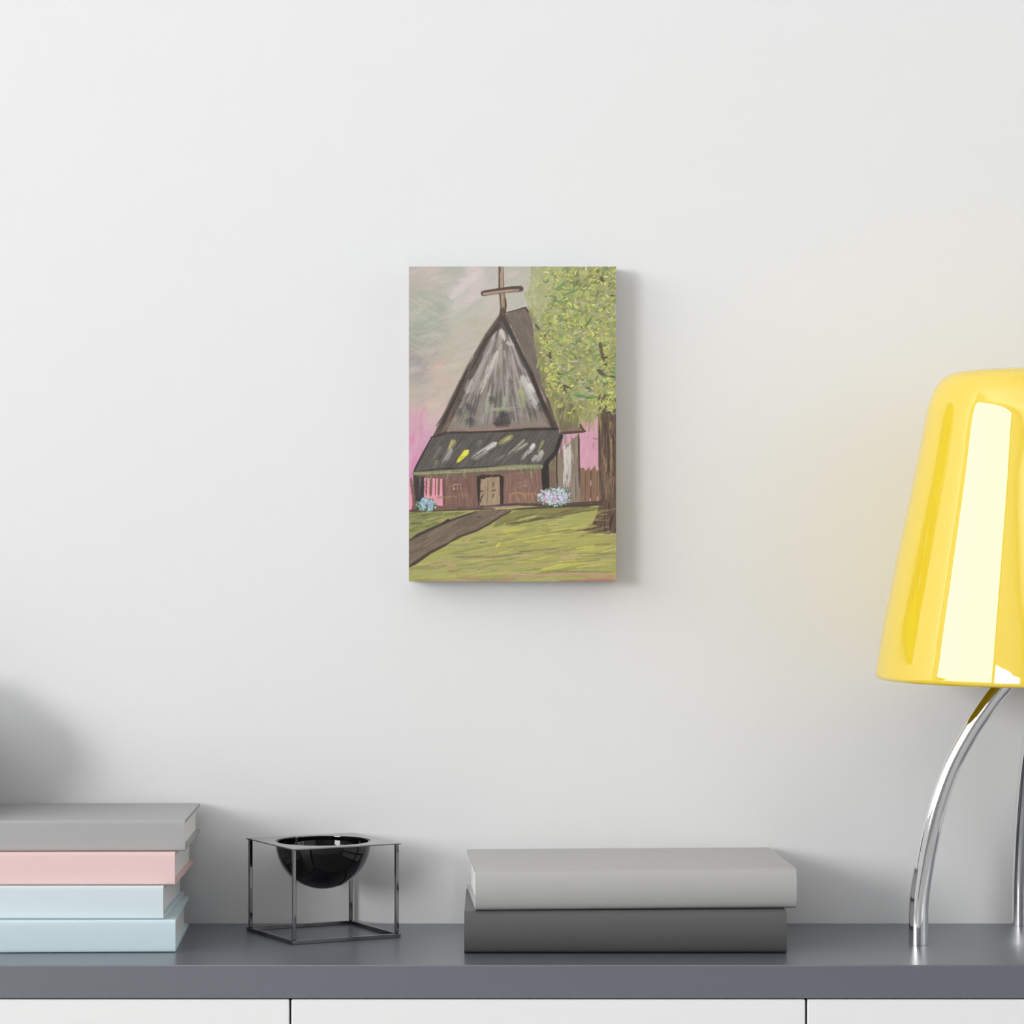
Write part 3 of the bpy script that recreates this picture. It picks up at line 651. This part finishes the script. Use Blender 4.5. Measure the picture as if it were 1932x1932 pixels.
M_SIDE = mat('stretched_white_canvas', (.5,.495,.49), .85, spec=.2, bump=(2500, .2))
bm = boxm(-cw/2, cw/2, -CD, -.0005, -ch/2, ch/2)
obj('stretcher_wrap', bm, M_SIDE, canvas, bevel=.0006)
def paint_mat():
    m = bpy.data.materials.new('brushed_acrylic_paint_on_canvas'); m.use_nodes = True
    nt = m.node_tree; b = nt.nodes['Principled BSDF']
    a = nt.nodes.new('ShaderNodeAttribute'); a.attribute_name = 'paint'
    nt.links.new(a.outputs['Color'], b.inputs['Base Color'])
    b.inputs['Roughness'].default_value = .85; b.inputs['Specular IOR Level'].default_value = .15
    return m
xs = np.linspace(-cw/2, cw/2, PW); zs = np.linspace(ch/2, -ch/2, PH)
co = np.empty((PH, PW, 3), np.float32)
co[..., 0] = xs[None, :]; co[..., 2] = zs[:, None]; co[..., 1] = -CD-.0004
idx = np.arange(PH*PW).reshape(PH, PW)
quads = np.stack([idx[1:, :-1], idx[1:, 1:], idx[:-1, 1:], idx[:-1, :-1]], -1).reshape(-1, 4)
me = bpy.data.meshes.new('painted_front')
me.vertices.add(PH*PW); me.vertices.foreach_set('co', co.ravel())
nq = len(quads)
me.loops.add(nq*4); me.loops.foreach_set('vertex_index', quads.ravel().astype(np.int32))
me.polygons.add(nq); me.polygons.foreach_set('loop_start', np.arange(0, nq*4, 4, dtype=np.int32))
me.update(calc_edges=True); me.validate()
at = me.color_attributes.new('paint', 'FLOAT_COLOR', 'POINT')
rgba = np.ones((PH*PW, 4), np.float32); rgba[:, :3] = lin(img).reshape(-1, 3)
at.data.foreach_set('color', rgba.ravel())
me.materials.append(paint_mat())
pf = bpy.data.objects.new('painted_front', me); COL.objects.link(pf); pf.parent = canvas

# ---------------------------------------------------------------- unseen vase added past the left edge for its wall shadow
vase = empty('vase', (-.568, -.103, Z+.0896+.0284))
tag(vase, 'unseen round charcoal vase added on the topmost grey book to shade the wall', 'vase')
bm = bmesh.new()
lathe(bm, [(0,0),(.034,0),(.040,.003),(.066,.024),(.082,.052),(.083,.070),(.072,.094),(.050,.110),(.036,.117),(.032,.122),(.035,.128),(.031,.128),(.028,.122),(.032,.114),(.047,.106),(.068,.091),(.079,.070),(.078,.052),(.062,.028),(.036,.008),(0,.008)], 64)
obj('vase_body', bm, M_VASE, vase, smooth=True, angle=60)
